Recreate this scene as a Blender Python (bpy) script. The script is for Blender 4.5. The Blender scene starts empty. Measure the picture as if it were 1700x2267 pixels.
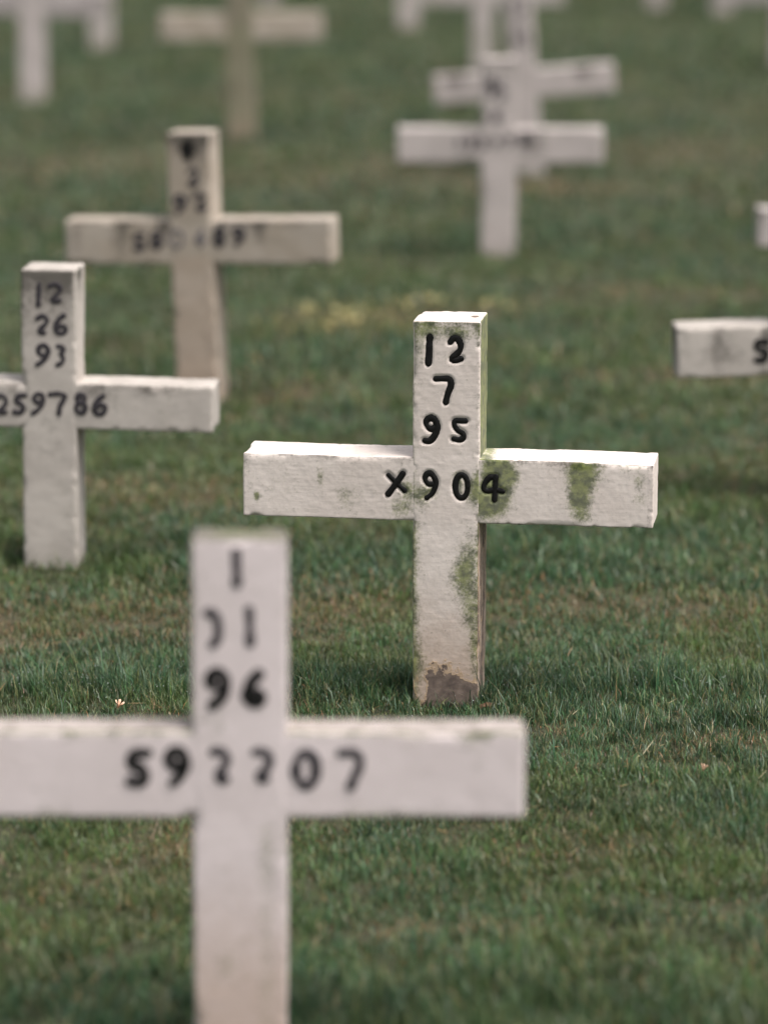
import bpy, math
import numpy as np
from mathutils import Vector

R = math.radians
sc = bpy.context.scene
COL = sc.collection
rng = np.random.default_rng(7)

# ------------------------------------------------------------------ noise helpers
def _hash(ix, iy, iz, seed):
    n = (ix.astype(np.int64) * 374761393 + iy.astype(np.int64) * 668265263
         + iz.astype(np.int64) * 2147483647 + seed * 1442695041) & 0xffffffff
    n = ((n ^ (n >> 13)) * 1274126177) & 0xffffffff
    n = ((n ^ (n >> 15)) * 2246822519) & 0xffffffff
    n = n ^ (n >> 16)
    return (n & 0xffffff) / float(0xffffff)

def noise3(p, scale, seed=0):
    q = np.asarray(p, float) * scale
    i = np.floor(q).astype(np.int64)
    f = q - i
    f = f * f * (3 - 2 * f)
    out = 0
    for dx in (0, 1):
        wx = f[:, 0] if dx else 1 - f[:, 0]
        for dy in (0, 1):
            wy = f[:, 1] if dy else 1 - f[:, 1]
            for dz in (0, 1):
                wz = f[:, 2] if dz else 1 - f[:, 2]
                out = out + wx * wy * wz * _hash(i[:, 0] + dx, i[:, 1] + dy, i[:, 2] + dz, seed)
    return out                                             # 0..1

def noise2(x, y, scale, seed=0):
    return noise3(np.stack([x, y, np.zeros_like(x)], 1), scale, seed)

def sstep(a, b, x):
    t = np.clip((x - a) / (b - a), 0, 1)
    return t * t * (3 - 2 * t)

# ------------------------------------------------------------------ object helpers
def mesh_obj(name, verts, faces, mat, parent=None, smooth=True):
    me = bpy.data.meshes.new(name)
    me.from_pydata([tuple(v) for v in verts], [], [tuple(f) for f in faces])
    if smooth:
        me.polygons.foreach_set('use_smooth', np.ones(len(me.polygons), bool))
    me.materials.append(mat)
    me.update()
    o = bpy.data.objects.new(name, me)
    COL.objects.link(o)
    if parent:
        o.parent = parent
    return o

def colour_attr(me, name, arr):
    a = me.attributes.new(name, 'FLOAT_COLOR', 'POINT')
    a.data.foreach_set('color', np.ascontiguousarray(arr, np.float32).ravel())

def tag(o, label, cat, group=None):
    o['label'] = label
    o['category'] = cat
    if group:
        o['group'] = group

# ------------------------------------------------------------------ materials
class NT:
    def __init__(s, name):
        s.m = bpy.data.materials.new(name)
        s.m.use_nodes = True
        s.t = s.m.node_tree
        s.b = s.t.nodes['Principled BSDF']
    def n(s, kind, **kw):
        nd = s.t.nodes.new(kind)
        for k, v in kw.items():
            setattr(nd, k, v)
        return nd
    def l(s, a, b):
        s.t.links.new(a, b)
    def noise(s, co, scale, detail=4, rough=.55):
        n = s.n('ShaderNodeTexNoise')
        n.inputs['Scale'].default_value = scale
        n.inputs['Detail'].default_value = detail
        n.inputs['Roughness'].default_value = rough
        if co is not None:
            s.l(co, n.inputs['Vector'])
        return n.outputs['Fac']
    def math(s, op, a, b=None, c=None):
        m = s.n('ShaderNodeMath', operation=op)
        for i, v in enumerate((a, b, c)):
            if v is None:
                continue
            if isinstance(v, (int, float)):
                m.inputs[i].default_value = v
            else:
                s.l(v, m.inputs[i])
        return m.outputs[0]
    def ramp(s, v, a, b, lo=0., hi=1.):
        m = s.n('ShaderNodeMapRange', interpolation_type='SMOOTHSTEP')
        m.inputs['From Min'].default_value = a
        m.inputs['From Max'].default_value = b
        m.inputs['To Min'].default_value = lo
        m.inputs['To Max'].default_value = hi
        s.l(v, m.inputs['Value'])
        return m.outputs['Result']
    def mix(s, f, a, b):
        m = s.n('ShaderNodeMix', data_type='RGBA')
        for sock, v in ((m.inputs[0], f), (m.inputs[6], a), (m.inputs[7], b)):
            if isinstance(v, (int, float)):
                sock.default_value = v
            elif isinstance(v, tuple):
                sock.default_value = (*v, 1)
            else:
                s.l(v, sock)
        return m.outputs[2]

def cross_material(name, paint, paint2, coarse=1.0):
    k = NT(name)
    co = k.n('ShaderNodeTexCoord').outputs['Object']
    at = k.n('ShaderNodeAttribute', attribute_name='stain')
    sep = k.n('ShaderNodeSeparateColor')
    k.l(at.outputs['Color'], sep.inputs[0])
    moss, bare, grime = sep.outputs
    soil = at.outputs['Alpha']
    big = k.noise(co, 9, 5)
    fine = k.noise(co, 190, 6, .65)
    mid = k.noise(co, 55, 6, .65)
    mp = k.n('ShaderNodeMapping')
    mp.inputs['Scale'].default_value = (22, 60, 230)
    k.l(co, mp.inputs['Vector'])
    brush = k.noise(mp.outputs[0], 1.0, 4, .6)
    base = k.mix(k.ramp(big, .35, .65), paint, paint2)
    base = k.mix(k.ramp(brush, .52, .75, 0, .22), base, (.40, .35, .31))
    # small dark pits and specks in the paint
    pit = k.ramp(k.noise(co, 320, 2, .5), .70, .76)
    pit = k.math('MULTIPLY', pit, k.ramp(k.noise(co, 30, 3), .45, .6))
    base = k.mix(k.math('MULTIPLY', pit, .6), base, (.13, .09, .06))
    nz = k.math('ADD', k.math('MULTIPLY', fine, .55), k.math('MULTIPLY', mid, .45))
    nz = k.math('SUBTRACT', nz, .5)
    # soil splash
    sv = k.math('ADD', soil, k.math('MULTIPLY', nz, .7))
    base = k.mix(k.ramp(sv, .15, 1.0, 0, .75), base, (.47, .335, .25))
    gv = k.math('ADD', grime, k.math('MULTIPLY', nz, 1.6))
    base = k.mix(k.ramp(gv, .2, .9, 0, .85), base, (.075, .068, .058))
    mv = k.math('ADD', moss, k.math('MULTIPLY', nz, 2.5))
    mcol = k.mix(k.ramp(mid, .4, .62), (.19, .225, .06), (.055, .08, .026))
    base = k.mix(k.ramp(mv, .12, 1.0, 0, .85), base, mcol)
    bv = k.math('ADD', bare, k.math('MULTIPLY', nz, 1.1))
    bm = k.ramp(bv, .47, .53)
    rim = k.math('MULTIPLY', k.ramp(bv, .30, .45), k.math('SUBTRACT', 1.0, bm))
    base = k.mix(k.math('MULTIPLY', rim, .85), base, (.52, .37, .24))
    bcol = k.mix(k.ramp(mid, .35, .65), (.24, .185, .155), (.13, .10, .088))
    bcol = k.mix(k.ramp(fine, .55, .7, 0, .5), bcol, (.24, .17, .11))
    base = k.mix(bm, base, bcol)
    k.l(base, k.b.inputs['Base Color'])
    k.b.inputs['Roughness'].default_value = .75
    k.b.inputs['Specular IOR Level'].default_value = .25
    hgt = k.math('ADD', k.math('MULTIPLY', fine, .35), k.math('MULTIPLY', mid, .5))
    hgt = k.math('ADD', hgt, k.math('MULTIPLY', brush, .35))
    hgt = k.math('SUBTRACT', hgt, k.math('SUBTRACT', k.math('MULTIPLY', bm, 1.6), k.math('MULTIPLY', rim, .7)))
    hgt = k.math('SUBTRACT', hgt, k.math('MULTIPLY', pit, .5))
    bp = k.n('ShaderNodeBump')
    bp.inputs['Strength'].default_value = .42
    bp.inputs['Distance'].default_value = .0018
    k.l(hgt, bp.inputs['Height'])
    k.l(bp.outputs[0], k.b.inputs['Normal'])
    return k.m

MAT_MAIN = cross_material('whitewash_sharp', (.79, .71, .66), (.71, .63, .58))
MAT_NEAR = cross_material('whitewash_near', (.72, .64, .645), (.655, .58, .58))
MAT_GREY = cross_material('whitewash_weathered', (.54, .495, .455), (.45, .41, .375))
MAT_TAN = cross_material('whitewash_tan', (.44, .385, .33), (.375, .32, .26))
MAT_FAR_SHADED = cross_material('whitewash_far_shaded', (.41, .37, .365), (.345, .31, .305))  # far whitewash again, crossarm front shading put into its colour
MAT_OLIVE = cross_material('whitewash_olive', (.25, .235, .17), (.21, .19, .14))
MAT_FAR = cross_material('whitewash_far', (.53, .475, .46), (.45, .405, .39))

def paint_material(name, c):
    k = NT(name)
    co = k.n('ShaderNodeTexCoord').outputs['Object']
    v = k.noise(co, 260, 5, .6)
    k.l(k.mix(k.ramp(v, .55, .75, 0, .6), c, tuple(min(1, x * 2 + .012) for x in c)), k.b.inputs['Base Color'])
    k.b.inputs['Roughness'].default_value = .5
    k.b.inputs['Specular IOR Level'].default_value = .3
    bp = k.n('ShaderNodeBump')
    bp.inputs['Strength'].default_value = .5
    bp.inputs['Distance'].default_value = .001
    k.l(v, bp.inputs['Height'])
    k.l(bp.outputs[0], k.b.inputs['Normal'])
    return k.m

INK = paint_material('black_paint', (.006, .0055, .0055))
INK2 = paint_material('worn_black_paint', (.045, .040, .046))
INK3 = paint_material('faded_grey_paint', (.16, .145, .15))

# ------------------------------------------------------------------ carved strokes
def smooth_line(pts, step=.002):
    p = np.array(pts, float)
    if len(p) == 2:
        n = max(2, int(np.linalg.norm(p[1] - p[0]) / step))
        t = np.linspace(0, 1, n + 1)[:, None]
        return p[0] * (1 - t) + p[1] * t
    e = np.vstack([2 * p[0] - p[1], p, 2 * p[-1] - p[-2]])
    out = []
    for i in range(1, len(e) - 2):
        a, b, c, d = e[i - 1:i + 3]
        n = max(1, int(np.linalg.norm(c - b) / step))
        for t in np.arange(n) / n:
            out.append(.5 * (2 * b + (c - a) * t + (2 * a - 5 * b + 4 * c - d) * t * t + (3 * b - 3 * c + d - a) * t ** 3))
    out.append(p[-1])
    return np.array(out)

def stroke_mesh(lines, w, yf, sink, seed):
    """Domed brush strokes lying in the plane y = yf (front = -y); each stroke a little prouder than the one before."""
    V, F = [], []
    r = np.random.default_rng(seed)
    lift = 0.
    for ln in lines:
        L = smooth_line(ln)
        n = len(L)
        tg = np.gradient(L, axis=0)
        tg /= np.linalg.norm(tg, axis=1)[:, None] + 1e-9
        nr = np.stack([-tg[:, 1], tg[:, 0]], 1)
        jit = np.interp(np.arange(n), np.arange(0, n + 4, 4), 1 + .12 * r.standard_normal(len(np.arange(0, n + 4, 4))))
        hw = w * .5 * jit
        # rounded ends
        capn = 4
        head = [(L[0] - tg[0] * hw[0] * math.cos(a) * .9, nr[0], hw[0] * math.sin(a)) for a in np.linspace(.25, math.pi / 2, capn)[:-1]]
        tail = [(L[-1] + tg[-1] * hw[-1] * math.cos(a) * .9, nr[-1], hw[-1] * math.sin(a)) for a in np.linspace(math.pi / 2, .25, capn)[1:]]
        row = head + [(L[i], nr[i], hw[i]) for i in range(n)] + tail
        m = len(row)
        base = len(V)
        for i, (c, nn, ww) in enumerate(row):
            up = lift + .0005 * i / m
            for kx, hh in ((-1, -.0006), (-.6, .0004), (0, .0008), (.6, .0004), (1, -.0006)):
                q = c + nn * ww * kx
                V.append((q[0], yf + sink - hh - up, q[1]))
        for i in range(m - 1):
            for j in range(4):
                a = base + i * 5 + j
                F.append((a, a + 5, a + 6, a + 1))
        lift += .0006
    return V, F

def seg_dist(P, lines):
    d = np.full(len(P), 9.)
    for ln in lines:
        L = smooth_line(ln, .003)
        for a, b in zip(L[:-1], L[1:]):
            ab = b - a
            t = np.clip(((P - a) @ ab) / (ab @ ab + 1e-12), 0, 1)
            d = np.minimum(d, np.linalg.norm(P - a - t[:, None] * ab, axis=1))
    return d

def ring(cx, cy, rx, ry, a0=0, a1=360, n=14):
    return [(cx + rx * math.cos(R(a)), cy + ry * math.sin(R(a))) for a in np.linspace(a0, a1, n)]

# plain hand-painted digits, unit box, y up
GLYPH = {
    '0': [ring(.5, .5, .34, .46)],
    '2': [[(.15, .85), (.45, 1), (.8, .8), (.7, .5), (.25, .15), (.2, .02), (.85, .02)]],
    '3': [[(.2, .95), (.6, .98), (.8, .78), (.45, .55), (.8, .3), (.6, .02), (.15, .05)]],
    '4': [[(.6, 1), (.1, .35), (.95, .35)], [(.62, .95), (.58, 0)]],
    '5': [[(.85, 1), (.25, 1), (.2, .6), (.65, .55), (.82, .28), (.5, 0), (.12, .08)]],
    '6': [[(.8, 1), (.35, .7), (.15, .3), (.4, .02), (.75, .1), (.8, .4), (.45, .5), (.2, .35)]],
    '8': [ring(.5, .75, .27, .23), ring(.5, .25, .34, .25)],
    '9': [ring(.45, .72, .3, .26), [(.76, .75), (.7, .4), (.3, 0)]],
    '1': [[(.5, 1), (.5, 0)]],
}

def glyph(ch, x, z, w, h):
    return [[(x + (px - .5) * w, z + (pz - .5) * h) for px, pz in ln] for ln in GLYPH[ch]]

# ------------------------------------------------------------------ cast concrete bars
def surf_disp(P, seed, rough):
    d = .0008 * (noise3(P, 35, seed) - .5) + .0007 * (noise3(P, 120, seed + 1) - .5) + .0006 * (noise3(P, 300, seed + 2) - .5)
    return d * rough + .003 * (noise3(P, 5, seed + 5) - .5)

def bar(name, lo, hi, step, mat, parent, seed, edge=.005, rough=1.0, carve=None, stain=None, chip=1.0):
    lo, hi = np.array(lo, float), np.array(hi, float)
    ax = []
    for i in range(3):
        n = max(2, int(round((hi[i] - lo[i] - 2 * edge) / step)))
        mid = np.linspace(lo[i] + edge, hi[i] - edge, n + 1)
        pre = lo[i] + edge * np.array([0, .3, .65])
        post = hi[i] - edge * np.array([.65, .3, 0])
        ax.append(np.concatenate([pre, mid, post]))
    V, F = [], []
    off = 0
    for d in range(3):
        u, v = [i for i in range(3) if i != d]
        for side in (0, 1):
            U, W = np.meshgrid(ax[u], ax[v], indexing='ij')
            P = np.zeros(U.shape + (3,))
            P[..., u] = U
            P[..., v] = W
            P[..., d] = hi[d] if side else lo[d]
            nu, nv = U.shape
            idx = off + np.arange(nu * nv).reshape(nu, nv)
            q = np.stack([idx[:-1, :-1], idx[1:, :-1], idx[1:, 1:], idx[:-1, 1:]], -1).reshape(-1, 4)
            flip = (side == 0) ^ (d == 1)
            if flip:
                q = q[:, ::-1]
            V.append(P.reshape(-1, 3))
            F.append(q)
            off += nu * nv
    V = np.concatenate(V)
    F = np.concatenate(F)
    key = np.round(V * 1e5).astype(np.int64)
    _, first, inv = np.unique(key, axis=0, return_index=True, return_inverse=True)
    V = V[first]
    F = inv.ravel()[F]
    flat = V.copy()
    C = np.clip(V, lo + edge, hi - edge)
    nrm = V - C
    ln = np.linalg.norm(nrm, axis=1)[:, None] + 1e-9
    nrm = nrm / ln
    V = C + nrm * edge
    # wear: the closer to an edge, the more it is eaten away
    dist = np.minimum(flat - lo, hi - flat)
    ds = np.sort(dist, axis=1)
    near = np.exp(-((ds[:, 0] + ds[:, 1]) / .006) ** 2)
    disp = surf_disp(flat, seed, rough)
    c1 = sstep(.68, .9, noise3(flat, 17, seed + 3)) * .006 + sstep(.66, .95, noise3(flat, 70, seed + 4)) * .004
    disp -= near * c1 * chip
    V = V + nrm * disp[:, None]
    if carve is not None:
        lines, w, depth = carve
        front = (flat[:, 1] < lo[1] + 1e-6)
        ids = np.nonzero(front)[0]
        P = flat[ids][:, [0, 2]]
        d = seg_dist(P, lines)
        V[ids, 1] += depth * (1 - sstep(.46 * w, .64 * w, d))
    o = mesh_obj(name, V, F, mat, parent)
    S = np.zeros((len(V), 4))
    if stain is not None:
        stain(flat, nrm, lo, hi, S)
    colour_attr(o.data, 'stain', S)
    return o

def blob(P, x, z, rx, rz):
    return np.exp(-((P[:, 0] - x) / rx) ** 2 - ((P[:, 2] - z) / rz) ** 2)

def streaky(seed, moss=.3, grime=.35, soil=.3):
    """General weathering: dark drips under top edges, green on the flanks, soil at the foot."""
    def f(P, N, lo, hi, S):
        col = noise3(P * np.array([1, 1, .12]), 26, seed)
        t = hi[2] - P[:, 2]
        side = 1 - N[:, 2].clip(0, 1)
        S[:, 2] = grime * side * sstep(.45, .75, col) * np.exp(-t / .06) * 2.2
        S[:, 2] += grime * .6 * sstep(.4, .95, noise3(P * np.array([1, 1, .5]), 14, seed + 1)) * side
        S[:, 2] += .34 * N[:, 2].clip(0, 1)
        S[:, 0] = moss * sstep(.5, .8, noise3(P * np.array([1, 1, .4]), 16, seed + 2)) * 1.3
        S[:, 3] = soil * np.exp(-np.clip(P[:, 2], 0, 9) / .12) + soil * .5 * noise3(P, 8, seed + 3)
    return f

GROUP = 'white numbered crosses in the cemetery lawn'

def make_cross(label, X, Y, W, D, H, az0, az1, al, ar, yaw=0, roll=0, lean=0, step=.008, mats=(MAT_FAR, MAT_FAR),
               texts=(), seed=1, inset=.0007, st=None, carve_w=None, chip=1.0, edge=.005, rough=1.0):
    """X, Y: the middle of the front face at the ground; texts: (character, strokes, width, paint)."""
    root = bpy.data.objects.new('grave_cross', None)
    root.empty_display_size = .2
    COL.objects.link(root)
    root.rotation_euler = (R(lean), R(roll), R(yaw))
    root.location = (X - math.sin(R(yaw)) * D / 2, Y + math.cos(R(yaw)) * D / 2, 0)
    tag(root, label, 'cross', GROUP)
    allines = [ln for t in texts for ln in t[1]]
    cv = (allines, carve_w, .0026) if carve_w else None
    st = st or (streaky(seed), streaky(seed + 50))
    bar('upright', (-W / 2, -D / 2, -.10), (W / 2, D / 2, H), step, mats[0], root, seed, carve=cv, stain=st[0], chip=chip, edge=edge, rough=rough)
    bar('crossarm', (-al, -D / 2 + inset, az0), (ar, D / 2 - inset * 1.6, az1), step, mats[1], root, seed, carve=cv, stain=st[1], chip=chip, edge=edge, rough=rough)
    for i, (ch, lines, w, ink) in enumerate(texts):
        V, F = stroke_mesh(lines, w, -D / 2, .0015 if carve_w else -.0010, seed + i)
        V = np.array(V)
        flat = V.copy()
        flat[:, 1] = -D / 2
        V[:, 1] -= surf_disp(flat, seed, rough)
        mesh_obj('letter' if ch.isalpha() else 'numeral', V, F, ink, root)
    return root

# ---- camera constants, used once below to turn the tracings of the writing into metres on each face
PITCH, CAMH, FPX = 12.46, 1.749, 7500.

def face_map(X, Y, yaw):
    """Photograph pixel (1700 wide) -> metres across and up on the front face of a cross at X, Y."""
    p = R(PITCH)
    cy, sy = math.cos(R(yaw)), math.sin(R(yaw))
    def f(u, v):
        a, b = (u / 1.02472 - 829.5) / FPX, -(v / 1.02472 - 1106) / FPX
        d = np.array([a, math.cos(p) + b * math.sin(p), -math.sin(p) + b * math.cos(p)])
        nx, ny = sy, -cy                          # front normal
        t = (nx * X + ny * Y) / (nx * d[0] + ny * d[1])
        P = d * t
        return ((P[0] - X) * cy + (P[1] - Y) * sy, P[2] + CAMH)
    return f

def traced(fm, ox, oy, k, lines):
    return [[fm(ox + x * k, oy + y * k) for x, y in ln] for ln in lines]

# ================================================================== THE CROSSES
# ---- the sharp one
MX, MY, MYAW = .113, 6.208, -8.5
fm = face_map(MX, MY, MYAW)
a = lambda lines: traced(fm, 900, 680, .14914, lines)
b = lambda lines: traced(fm, 820, 1000, .20497, lines)
wS = .0122
M_TXT = [
    ('1', a([[(345, 450), (332, 640), (322, 835)]]), .0155, INK),
    ('2', a([[(645, 520), (690, 467), (750, 470), (795, 540), (795, 620), (757, 680), (690, 735), (672, 775), (700, 788), (760, 785), (808, 765)]]), wS, INK),
    ('7', a([[(430, 1065), (540, 1062), (620, 1065), (657, 1110), (655, 1170), (612, 1280), (580, 1408)]]), wS, INK),
    ('9', a([[(425, 1790), (360, 1810), (297, 1750), (297, 1680), (350, 1645), (405, 1660), (447, 1740), (445, 1830), (400, 1930), (335, 1988), (268, 1980)]]), wS, INK),
    ('5', a([[(875, 1688), (720, 1688), (712, 1760), (762, 1832), (830, 1875), (842, 1930), (790, 1968), (695, 1955)]]), .0105, INK),
    ('x', b([[(190, 250), (270, 330), (368, 420)], [(350, 235), (275, 345), (190, 458)]]), .0105, INK),
    ('9', b([[(680, 350), (620, 345), (588, 290), (610, 240), (655, 238), (698, 300), (700, 370), (665, 450), (607, 498)]]), .0105, INK),
    ('0', b([ring(982, 375, 68, 126)]), .0108, INK),
    ('4', b([[(1355, 275), (1285, 280), (1232, 345), (1225, 405), (1270, 425), (1345, 410), (1430, 430)], [(1350, 270), (1345, 400), (1338, 518)]]), .0098, INK),
]
def px(u, v):
    return fm(u * 1.02472, v * 1.02472)

def m_upright(P, N, lo, hi, S):
    fr = N[:, 1] < -.5
    rt = N[:, 0] > .5
    top = N[:, 2] > .6
    x, z = P[:, 0], P[:, 2]
    n1 = noise3(P, 30, 5)
    n2 = noise3(P, 70, 6)
    up = z > .40
    edge_l = np.exp(-(x - lo[0]) / .012)
    edge_r = np.exp(-(hi[0] - x) / .010)
    moss = fr * (.7 * edge_l * (z < .36) + .36 * edge_l * up + .45 * edge_r * (z < .36) + .3 * edge_r * up)
    def B(u, v, ru, rv, s):
        cx, cz = px(u, v)
        return s * blob(P, cx, cz, ru * .00085, rv * .00087) * fr
    moss += B(1010, 1200, 22, 40, .62) + B(995, 1250, 28, 40, .60) + B(1012, 1310, 20, 50, .55) + B(1022, 1400, 12, 60, .4)
    moss += B(955, 712, 90, 20, .52) + B(985, 722, 26, 16, .35) + B(915, 730, 26, 60, .28) + B(975, 770, 20, 14, .28)
    moss += B(905, 1075, 30, 30, .5) + B(930, 1062, 20, 14, .45) + B(988, 1040, 12, 26, .8) + B(1030, 1060, 25, 40, .8)
    moss += B(890, 1290, 14, 200, .2) + B(905, 1430, 30, 40, .25)
    S[:, 0] = moss * (.85 + .65 * n1)
    S[:, 0] += rt * (z > .365) * (2.3 + .5 * (n1 - .4)) * sstep(lo[1] + .003, lo[1] + .016, P[:, 1])
    S[:, 2] = fr * (.5 * np.exp(-(hi[2] - z) / .007) + .30 * np.exp(-(hi[2] - z) / .055) * n1 * 2) + fr * edge_r * .55 * (.3 + n2)
    S[:, 2] += rt * (z < .365) * (.32 + .35 * n1) + fr * (z < .36) * .55 * np.exp(-(hi[0] - x) / .0035) * sstep(.45, .7, noise3(P, 130, 17))
    S[:, 2] += fr * .75 * sstep(.80, .93, noise3(P, 150, 18)) * sstep(.5, .05, z)
    S[:, 3] = fr * (sstep(.34, .02, z) * .80 + .16 * n1) + rt * (z < .365) * 1.1
    bx, bz = px(965, 1490)
    arch = 1.48 - np.sqrt(((x - bx) / .074) ** 2 + (np.clip(z - .015, 0, 9) / .068) ** 2) + .5 * (noise3(P, 45, 9) - .5) + .35 * (noise3(P, 110, 10) - .5)
    S[:, 1] = fr * np.clip(arch * .85, 0, 1.0)
    tx, tz = px(912, 1492)
    S[:, 1] -= .55 * blob(P, tx, tz, .010, .030) * fr
    hx, hz = px(970, 1462)
    S[:, 1] = np.maximum(S[:, 1], fr * 1.2 * blob(P, hx, hz, .006, .006))
    S[:, 1] = np.maximum(S[:, 1], rt * (z < .36) * .62 * sstep(.25, .6, noise3(P * np.array([1, 1, .25]), 60, 14)))
    S[:, 1] = np.maximum(S[:, 1], top * 1.1 * blob(P * np.array([1, 0, 0]) + np.stack([0 * x, 0 * x, P[:, 1]], 1), .045, .0, .008, .012))
    S[top] *= np.array([.2, 1, .1, .0])

def m_arm(P, N, lo, hi, S):
    fr = N[:, 1] < -.5
    top = N[:, 2] > .6
    bot = N[:, 2] < -.5
    x, z = P[:, 0], P[:, 2]
    n1 = noise3(P, 30, 25)
    n2 = noise3(P, 80, 26)
    def B(u, v, ru, rv, s):
        cx, cz = px(u, v)
        return s * blob(P, cx, cz, ru * .00085, rv * .00087) * fr
    moss = B(1080, 1010, 26, 28, .95) + B(1050, 1085, 40, 36, .95) + B(1082, 1060, 26, 40, .8) + B(1108, 1030, 20, 20, .5) + B(1050, 1040, 16, 60, .6)
    moss += B(1262, 1015, 36, 22, 1.0) + B(1258, 1045, 30, 26, .9) + B(1250, 1085, 26, 26, .95) + B(1255, 1118, 24, 14, .5)
    moss += B(870, 1095, 30, 24, .62) + B(885, 1060, 14, 20, .7) + B(868, 1040, 14, 30, .3)
    moss += B(555, 1072, 7, 9, 1.0) + B(692, 1032, 8, 26, .45) + B(530, 1020, 14, 40, .3) + B(750, 1075, 30, 40, .33) + B(600, 1050, 60, 60, .16)
    moss += B(1380, 1040, 14, 16, .5) + B(1382, 1080, 16, 14, .42) + B(1360, 1010, 30, 12, .35)
    S[:, 0] = moss * (.85 + .6 * n1)
    rx = px(1045, 980)[0]
    S[:, 0] += top * .9 * np.exp(-((x - rx) / .018) ** 2)
    tz = hi[2] - z
    S[:, 2] = fr * (np.exp(-tz / .006) * (.25 + .45 * n1) + B(1262, 1008, 34, 10, .8) + .16 * np.exp(-tz / .03) * n1 * 2)
    S[:, 2] += fr * (x > hi[0] - .012) * .35 * (.3 + n2) + fr * np.exp(-(z - lo[2]) / .003) * (.12 + .5 * sstep(.6, .8, n2))
    S[:, 2] += bot * .3
    S[:, 3] = fr * .16 * n1 + (N[:, 0] > .5) * .25 + top * .0
    S[:, 2] += top * .32 * sstep(.5, .8, noise3(P * np.array([.5, 3, 1]), 40, 29)) * sstep(.4, .6, n1)

make_cross('sharp white cross with mossy face and peeling foot, lettered 12 7 95 and X904',
           MX, MY, .122, .115, .730, .358, .477, .377, .379, yaw=MYAW, step=.0026, mats=(MAT_MAIN, MAT_MAIN),
           texts=M_TXT, seed=3, edge=.0032, rough=.6, chip=.55, st=(m_upright, m_arm), carve_w=.0125)

# ---- the big blurred one in front
FX, FY, FYAW = -.194, 4.440, 0.6
fm = face_map(FX, FY, FYAW)
a = lambda lines: traced(fm, 400, 1180, .1899, lines)
b = lambda lines: traced(fm, 240, 1620, .3618, lines)
wF = .0125
F_TXT = [
    ('1', a([[(617, 215), (622, 380)], [(624, 390), (632, 585)]]), wF, INK2),
    ('3', a([[(290, 930), (350, 940), (402, 1000), (412, 1120), (402, 1240), (345, 1300)]]), wF, INK2),
    ('1', a([[(770, 890), (780, 1080), (785, 1280)]]), wF, INK2),
    ('9', a([[(470, 1790), (400, 1800), (325, 1745), (335, 1665), (410, 1625), (480, 1670), (500, 1770), (475, 1870), (420, 1950), (345, 2010)]]), .0145, INK),
    ('6', a([[(890, 1640), (810, 1720), (758, 1810), (745, 1900), (800, 1975), (880, 1975), (918, 1905), (880, 1855), (810, 1860)]]), .0145, INK),
    ('5', b([[(238, 130), (145, 138), (135, 195), (200, 232), (218, 280), (180, 312), (128, 300)]]), .0145, INK),
    ('9', b([[(450, 205), (395, 215), (358, 170), (385, 120), (435, 125), (462, 190), (440, 260), (385, 312)]]), .0145, INK),
    ('2', b([[(635, 122), (685, 120), (718, 160), (698, 215), (665, 270), (685, 298), (708, 285)]]), .012, INK2),
    ('2', b([[(885, 122), (935, 120), (982, 165), (955, 225), (918, 265), (928, 292), (955, 282)]]), .012, INK2),
    ('0', b([ring(1200, 225, 62, 100)]), .0135, INK2),
    ('7', b([[(1410, 127), (1490, 125), (1535, 180), (1502, 260), (1475, 328)]]), .012, INK2),
]
def f_up(P, N, lo, hi, S):
    streaky(71, .22, .08, .12)(P, N, lo, hi, S)
    fr = N[:, 1] < -.5
    x, z = P[:, 0], P[:, 2]
    S[:, 0] += fr * (.35 * np.exp(-((x - .035) / .012) ** 2) * (z < .34) + .25 * np.exp(-((x + .02) / .02) ** 2) * sstep(.05, .0, abs(z - .14)) + .3 * blob(P, -.035, .49, .03, .05))
    S[:, 3] += fr * (.55 * sstep(.36, .08, z) + .25 * noise3(P * np.array([1, 1, .3]), 12, 77))
    S[:, 2] += fr * (.30 * sstep(.5, .8, noise3(P * np.array([1, 1, .25]), 20, 78)) * sstep(.36, .2, z) + .22 * np.exp(-(hi[2] - z) / .012))
    S[:, 0] += fr * .35 * np.exp(-np.minimum(x - lo[0], hi[0] - x) / .006) * sstep(.35, .7, noise3(P, 12, 79))
    S[:, 3] += (N[:, 2] > .5) * .35
    S[:, 2] += (N[:, 0] > .5) * .35 + (N[:, 0] < -.5) * .35 + (N[:, 2] > .5) * .5
    S[:, 0] += (N[:, 2] > .5) * .30
def f_arm(P, N, lo, hi, S):
    fr = N[:, 1] < -.5
    x, z = P[:, 0], P[:, 2]
    n = noise3(P * np.array([1, 0, 0]), 22, 81)
    t = hi[2] - z
    S[:, 0] = fr * (np.exp(-t / .008) * .55 + sstep(.55, .8, n) * np.exp(-t / .03) * .5 + sstep(.5, .8, noise3(P * np.array([1, 0, 0]), 12, 83)) * np.exp(-(z - lo[2]) / .014) * .7)
    S[:, 2] = fr * (np.exp(-t / .005) * (.2 + .9 * sstep(.5, .7, n)) + .25 * blob(P, -.34, .40, .02, .02))
    S[:, 3] = (N[:, 2] > .5) * .35 + .08 + fr * .22 * noise3(P, 9, 85)
    S[:, 2] += fr * .16 * sstep(.5, .85, noise3(P, 11, 86))
    S[:, 2] += (N[:, 2] > .5) * .55
    S[:, 0] += (N[:, 2] > .5) * .30
make_cross('large blurred white cross nearest the camera, lettered 1 31 96 and 592207',
           FX, FY, .126, .068, .731, .349, .469, .379, .379, yaw=FYAW, roll=.3, step=.0045, mats=(MAT_NEAR, MAT_NEAR),
           texts=F_TXT, seed=23, st=(f_up, f_arm), chip=.8, rough=.5)

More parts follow.
